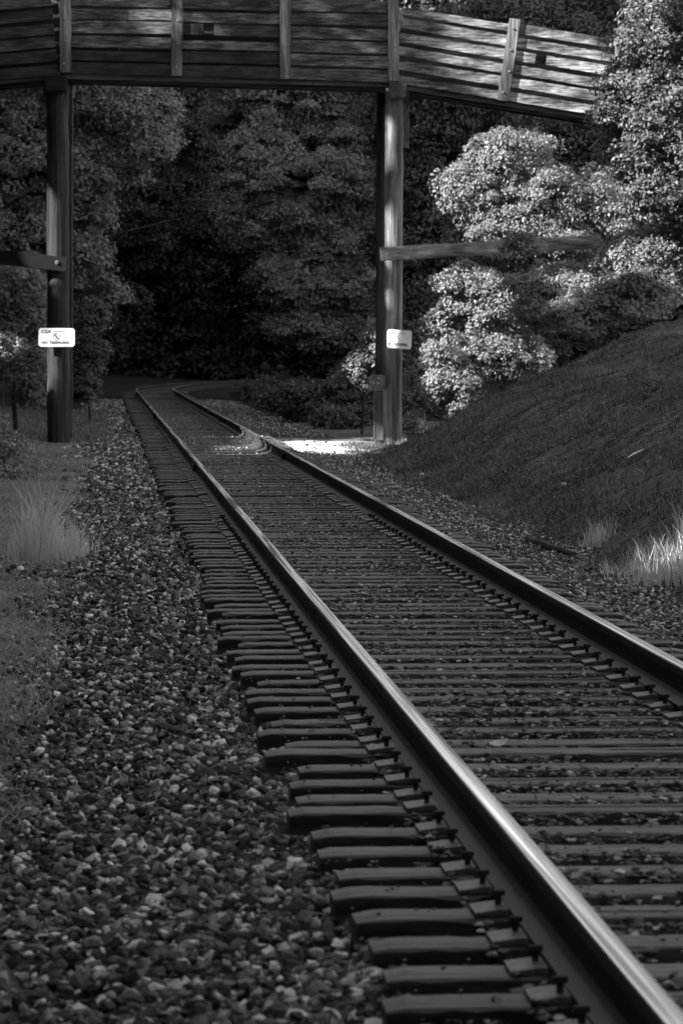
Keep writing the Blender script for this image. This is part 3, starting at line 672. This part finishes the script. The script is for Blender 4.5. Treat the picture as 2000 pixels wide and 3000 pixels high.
# battens
bats = [(192, 211, 192, -40), (517, 221, 519, -40), (836, 230, 836, -40), (1152, 236, 1153, -40), (1472, 294, 1508, 54), (1903, 362, 1940, 122)]
for i, (xb, yb, xt, yt) in enumerate(bats):
    a = B(xb, yb)-np.array([0, .05, 0]); b = B(xt, yt)-np.array([0, .05, 0]); d = unit(b-a); s = np.array([d[2], 0, -d[0]]); wv = .108
    mb = MB(); n = 14; vs = []
    for k in range(n+1):
        q = a+(b-a)*k/n; j1, j2 = rb.normal(0, .0035, 2)
        vs += [q-s*(wv+j1), q+s*(wv+j2), q+s*(wv+j2)+np.array([0, .046, 0]), q-s*(wv+j1)+np.array([0, .046, 0])]
    fs = []
    for k in range(n):
        c = k*4; fs += [(c, c+1, c+5, c+4), (c+1, c+2, c+6, c+5), (c+2, c+3, c+7, c+6), (c+3, c, c+4, c+7)]
    fs += [(3, 2, 1, 0), (n*4, n*4+1, n*4+2, n*4+3)]
    mb.poly(vs, fs, [.75, .7, .95, .85, .9, .8][i])
    o = mb.build('batten', M['post'], bridge)
    Ln = np.linalg.norm(b-a)
    for t in (.10, .36, .62, .88):
        if Ln < .3: break
        bm_ = MB(); bolts(bm_, [a+(b-a)*t+s*rb.normal(0, .02)], .026); q = bm_.build('bolt', M['bolt'], o)
        for v in q.data.vertices: v.co += o.location
    # rear face batten
    mb = MB(); a2 = a+np.array([0, 2.09, 0]); b2 = b+np.array([0, 2.09, 0]); mid = (a2+b2)/2
    ang = math.atan2(d[0], d[2]); Rm = np.array([[math.cos(ang), 0, math.sin(ang)], [0, 1, 0], [-math.sin(ang), 0, math.cos(ang)]])
    mb.box(mid, (wv, .02, Ln/2), .5, rot=Rm); mb.build('batten', M['post'], bridge)
# deck planks and stringers under them
for (x0, y0, x1, y1, kd) in [(-420, 268, 150, 218, 0), (152, 215, 1148, 240, 0), (1150, 243, 2400, 441, 0)]:
    a = B(x0, y0)+np.array([0, .045, .02]); b = B(x1, y1)+np.array([0, .045, .02]); Ln = np.linalg.norm(b-a); n = int(Ln/.2); d = unit(b-a)
    mb = MB(); ang = -math.atan2(d[2], d[0]); Rm = np.array([[math.cos(ang), 0, math.sin(ang)], [0, 1, 0], [-math.sin(ang), 0, math.cos(ang)]])
    for k in range(n):
        q = a+(b-a)*(k+.5)/n+np.array([0, .95, .13]); mb.box(q, (Ln/n/2-.004, .945, .022), .3+.3*rb.random(), rot=Rm)
    mb.build('deck', M['endgrain'], bridge)
    for yy in (.10, .95, 1.80):
        mb = MB(); mb.box((a+b)/2+np.array([0, yy, .0]), (Ln/2-.02, .05, .10), .3, rot=Rm); mb.build('stringer', M['beam'], bridge)
# posts: round weathered poles, four of them
def post(x0, x1, ytop, ybot, dy, sh, taper=0.0, nside=16, mat='post'):
    a = B(x0, ybot, dy); c = B((x0+x1)/2, ybot, dy); tp = B((x0+x1)/2+taper, ytop, dy); rad = (B(x1, ybot, dy)[0]-a[0])/2
    g = float(ground(c[0], c[1])); bot = np.array([c[0], c[1], min(c[2], g)-.25])
    mb = MB(); n = 18; pts = []; rs = []
    for k in range(n+1):
        t = k/n; pts.append(bot+(tp-bot)*t+rb.normal(0, .004, 3)*np.array([1, 1, 0])); rs.append(rad*(1.03-.05*t)+rb.normal(0, .002))
    mb.tube(pts, rs, nside, sh); return mb.build('post', M[mat], bridge, smooth=False)
pr = post(1122, 1176, 262, 1296, .3, .62, 5)
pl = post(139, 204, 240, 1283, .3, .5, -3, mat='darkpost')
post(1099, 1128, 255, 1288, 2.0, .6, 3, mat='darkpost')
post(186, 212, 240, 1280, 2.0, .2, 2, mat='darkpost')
# cap beams with end grain towards the camera, side plates
def beam_y(xa, xb, ya, yb, d0, d1, name, sh, mat='endgrain'):
    a = B(xa, ya); b = B(xb, yb); mb = MB(); c = (a+b)/2; mb.box((c[0], YB+(d0+d1)/2, c[2]), (abs(b[0]-a[0])/2, (d1-d0)/2, abs(b[2]-a[2])/2), sh)
    o = mb.build(name, M[mat], bridge); md = o.modifiers.new('b', 'BEVEL'); md.width = .02; md.segments = 2; return o
cb = beam_y(1138, 1190, 238, 286, -.30, 2.3, 'cap_beam', .8)
bm_ = MB(); c = B(1134, 264)+np.array([0, -.25, 0]); bm_.tube([c+np.array([.03, 0, 0]), c-np.array([.03, 0, 0])], [.035, .035], 10); bm_.build('bolt', M['bolt'], cb).data.transform(__import__('mathutils').Matrix.Translation(cb.location))
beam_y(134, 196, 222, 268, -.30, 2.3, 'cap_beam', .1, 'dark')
def strut(p0, p1, hw, sh, mat='post', name='brace'):
    p0 = np.array(p0); p1 = np.array(p1); d = unit(p1-p0); a = unit(np.cross(d, np.array([0, 1.0, 0]))); b = np.cross(d, a); vs = []
    for q in (p0, p1):
        for s1, s2 in ((-1, -1), (1, -1), (1, 1), (-1, 1)): vs.append(q+a*s1*hw[0]+b*s2*hw[1])
    mb = MB(); mb.poly(vs, [(0, 1, 5, 4), (1, 2, 6, 5), (2, 3, 7, 6), (3, 0, 4, 7), (3, 2, 1, 0), (4, 5, 6, 7)], sh)
    o = mb.build(name, M[mat], bridge); md = o.modifiers.new('b', 'BEVEL'); md.width = .01; md.segments = 2; return o
strut(B(1190, 245, .9), B(1188, 430, 1.2), (.065, .06), .55)                # side plate right of the cap
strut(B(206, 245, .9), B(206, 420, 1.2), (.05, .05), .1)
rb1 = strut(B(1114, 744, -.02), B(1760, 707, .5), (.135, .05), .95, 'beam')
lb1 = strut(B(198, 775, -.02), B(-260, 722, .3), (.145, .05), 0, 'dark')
for o, (x, y) in ((rb1, (1148, 742)), (lb1, (167, 768))):
    bm_ = MB(); c = B(x, y)+np.array([0, -.065, 0]); bm_.tube([c, c+np.array([0, -.012, 0])], [.042, .040], 12); bm_.tube([c, c+np.array([0, -.035, 0])], [.02, .018], 6); bm_.build('bolt', M['bolt'], bridge)
beam_y(1087, 1128, 1099, 1145, -.1, 2.4, 'sill_beam', .9)
beam_y(1172, 1192, 1098, 1136, .9, 2.2, 'sill_beam', .6)
strut(B(1109, 1146, 1.2), B(1109, 1290, 1.2), (.105, .1), .4, 'post', 'stub_post')
for (x, y) in ((1108, 1107), (1094, 1122), (1107, 1122)):
    c = B(x, y)+np.array([0, -.10, 0]); bm_ = MB(); bm_.tube([c, c+np.array([0, -.03, 0])], [.025, .022], 8); bm_.build('bolt', M['bolt'], bridge)

# ------------------------------------------------------------------ signs
def text_mesh(body, size, loc, sx=1.0, bold=.0):
    cu = bpy.data.curves.new('t', 'FONT'); cu.body = body; cu.size = size; cu.extrude = .0015; cu.offset = bold; cu.align_x = 'CENTER'; cu.align_y = 'CENTER'; cu.resolution_u = 3
    o = bpy.data.objects.new('t', cu); COL.objects.link(o); dg = bpy.context.evaluated_depsgraph_get(); me = bpy.data.meshes.new_from_object(o.evaluated_get(dg))
    bpy.data.objects.remove(o); v = [(q.co.x*sx+loc[0], -.006-q.co.z, q.co.y+loc[1]) for q in me.vertices]; f = [tuple(p.vertices) for p in me.polygons]; return v, f
def sign(center, yaw, roll, label, w=.72, h=.37, tx=1.0):
    root = empty('sign', center, yaw); root.rotation_euler = (0, roll, yaw); tag(root, label, 'sign', 'white warning signs on the bridge posts')
    pr_ = []; rr = .06
    for cx, cz, a0 in ((w/2-rr, h/2-rr, 0), (-w/2+rr, h/2-rr, 90), (-w/2+rr, -h/2+rr, 180), (w/2-rr, -h/2+rr, 270)):
        for k in range(7): a = math.radians(a0+15*k); pr_.append((cx+rr*math.cos(a), cz+rr*math.sin(a)))
    n = len(pr_); mb = MB(); mb.poly([(x, -.004, z) for x, z in pr_]+[(x, .0, z) for x, z in pr_], [tuple(range(n)), tuple(range(2*n-1, n-1, -1))]+[(k, n+k, n+(k+1) % n, (k+1) % n) for k in range(n)])
    mb.build('sign_plate', M['white'], root, local=True)
    def add(name, parts):
        mb = MB()
        for v, f in parts: mb.poly(v, f)
        mb.build(name, M['black'], root, local=True)
    add('railroad_initials', [text_mesh('CSX', .085, (-.21, .115), 1.2, .003)])
    add('warning_word', [text_mesh('NO', .075, (-.245, -.105), 1.1, .002)]); add('warning_word', [text_mesh('TRESPASSING', .075, (.055, -.105), .88, .0015)])
    mb = MB(); r1 = np.random.default_rng(4)
    for k in range(14): mb.box((-.055+k*.0175, -.0055, .118), (.0055, .001, .0055+.002*r1.random()))
    mb.build('small_print', M['black'], root, local=True)
    mb = MB(); c = (-.005, .012); N = 28; vs = []
    for k in range(N):
        a = 2*math.pi*k/N
        for q in (.062, .073): vs.append((c[0]+q*math.cos(a), -.006, c[1]+q*math.sin(a)))
    mb.poly(vs, [(2*k, 2*k+1, (2*k+3) % (2*N), (2*k+2) % (2*N)) for k in range(N)])
    def bar(x0, z0, x1, z1, t):
        d = math.atan2(z1-z0, x1-x0); px, pz = -math.sin(d)*t, math.cos(d)*t
        mb.poly([(x0+px, -.0068, z0+pz), (x0-px, -.0068, z0-pz), (x1-px, -.0068, z1-pz), (x1+px, -.0068, z1+pz)], [(0, 1, 2, 3)])
    bar(c[0]-.046, c[1]+.046, c[0]+.046, c[1]-.046, .008)
    # walking figure in the ring
    bar(c[0]-.008, c[1]+.028, c[0]+.0, c[1]-.008, .0065); bar(c[0], c[1]-.006, c[0]-.018, c[1]-.045, .004); bar(c[0], c[1]-.006, c[0]+.02, c[1]-.042, .004); bar(c[0]-.006, c[1]+.022, c[0]+.02, c[1]+.004, .003); bar(c[0]-.008, c[1]+.022, c[0]-.028, c[1]+.0, .003)
    mb.poly([(c[0]-.010+.009*math.cos(a), -.0069, c[1]+.04+.009*math.sin(a)) for a in np.linspace(0, 5.7, 10)], [tuple(range(10))])
    mb.build('walking_ban_symbol', M['black'], root, local=True)
    return root
sign(B(166, 988, -.02), .0, 0.0, 'white no-trespassing sign with black print, seen square on, on the dark left post')
sign(B(1169, 993.5, -.30), -.84, .05, 'white no-trespassing sign turned aside, narrow and glaring in sun, on the right post')

# ------------------------------------------------------------------ small things lying about
def onground(xp, yp):
    Ya = 20.0
    for Y in np.arange(8, 120, .02):
        p = P(xp, yp, Y)
        if p[2] <= float(ground(p[0], Y)): return gpt(p[0], Y)
    return gpt(P(xp, yp, 60)[0], 60)
def branch(name, a, b, rad, label, cat, mat, seed, bend=.03, twigs=0):
    r = np.random.default_rng(seed); pts = []; n = 8
    for k in range(n+1):
        t = k/n; q = a+(b-a)*t; q = gpt(q[0], q[1])+np.array([0, 0, rad*1.2])+r.normal(0, bend, 3)*np.array([1, 1, .3]); pts.append(q)
    mb = MB(); mb.tube(pts, [rad*(1.1-.5*k/n) for k in range(n+1)], 7, .3)
    for _ in range(twigs):
        q = pts[r.integers(2, n)]; mb.tube([q, q+np.array([r.normal(0, .12), r.normal(0, .12), .06]), q+np.array([r.normal(0, .25), r.normal(0, .2), .12])], [rad*.4, rad*.3, rad*.15], 5, .3)
    o = mb.build(name, mat, origin=tuple(pts[0])); return tag(o, label, cat)
branch('fallen_branch', onground(1548, 1596), onground(1690, 1640), .045, 'thick dark branch lying along the foot of the right bank', 'branch', M['bark'], 1, .012)
branch('fallen_branch', onground(1730, 1665), onground(1850, 1655), .012, 'thin dark stick on the pale stones below the right bank', 'branch', M['bark'], 2, .02, 2)
branch('fallen_branch', onground(20, 1380), onground(75, 1300), .018, 'bare forked twig in the scrub on the left verge', 'branch', M['bark'], 3, .05, 5)
branch('fallen_branch', onground(1720, 1335), onground(1735, 1400), .016, 'thin dead stick half way up the right bank', 'branch', M['bark'], 4, .04, 2)
branch('fallen_branch', onground(1890, 1170), onground(1945, 1130), .03, 'dark broken branch high on the right bank', 'branch', M['bark'], 5, .03, 3)
def litter(name, xp, yp, size, rz, label, cat, z=None, curl=.4, mat='pale', on=None):
    c = onground(xp, yp) if on is None else np.array(on); o_ = c+np.array([0, 0, .01 if z is None else z]); mb = MB(); n = 8; vs = []
    for k in range(n+1):
        t = k/n; wdt = math.sin(math.pi*(.06+.88*t))*size[1]
        vs += [((t-.5)*size[0], -wdt/2, curl*size[0]*(2*t-1)**2*.5+.3*wdt), ((t-.5)*size[0], 0, curl*size[0]*(2*t-1)**2*.5), ((t-.5)*size[0], wdt/2, curl*size[0]*(2*t-1)**2*.5+.3*wdt)]
    fs = []
    for k in range(n):
        b = k*3; fs += [(b, b+1, b+4, b+3), (b+1, b+2, b+5, b+4)]
    mb.poly(vs, fs, .5); ob = mb.build(name, M[mat], local=True); ob.location = o_; ob.rotation_euler = (0, 0, rz)
    md = ob.modifiers.new('s', 'SOLIDIFY'); md.thickness = .002
    return tag(ob, label, cat)
l1 = litter('paper_scrap', 1865, 1346, (.24, .10), .3, 'white elongated scrap lying on the grass of the right bank', 'scrap', .05, .1); l1.rotation_euler = (0, -.45, .2)
pp = P(1460, 2205, 15.0); t = (0-CAMZ)/(pp[2]-CAMZ); pp = np.array([pp[0]*t, 15.0*t, .02])
litter('dead_leaf', 0, 0, (.085, .045), .1, 'pale curled dead leaf on the ties between the rails', 'leaf', on=pp, curl=.5).rotation_euler = (.5, -.2, .3)
def rock(xp, yp, s, label, sh=.5):
    c = onground(xp, yp)+np.array([0, 0, s*.4]); r = np.random.default_rng(int(xp)); v = STV[int(xp) % 24]*s
    me = MB(); me.poly(v+c, [tuple(f) for f in ICF], sh); o = me.build('rock', M['stone'], origin=tuple(c)); md = o.modifiers.new('s', 'BEVEL'); md.width = s*.15; md.segments = 2
    tag(o, label, 'rock')
rock(1655, 1427, .075, 'pale round rock on the right bank below the white scrap')
rock(1237, 1398, .08, 'pale rock at the foot of the bank near the right post', .7)
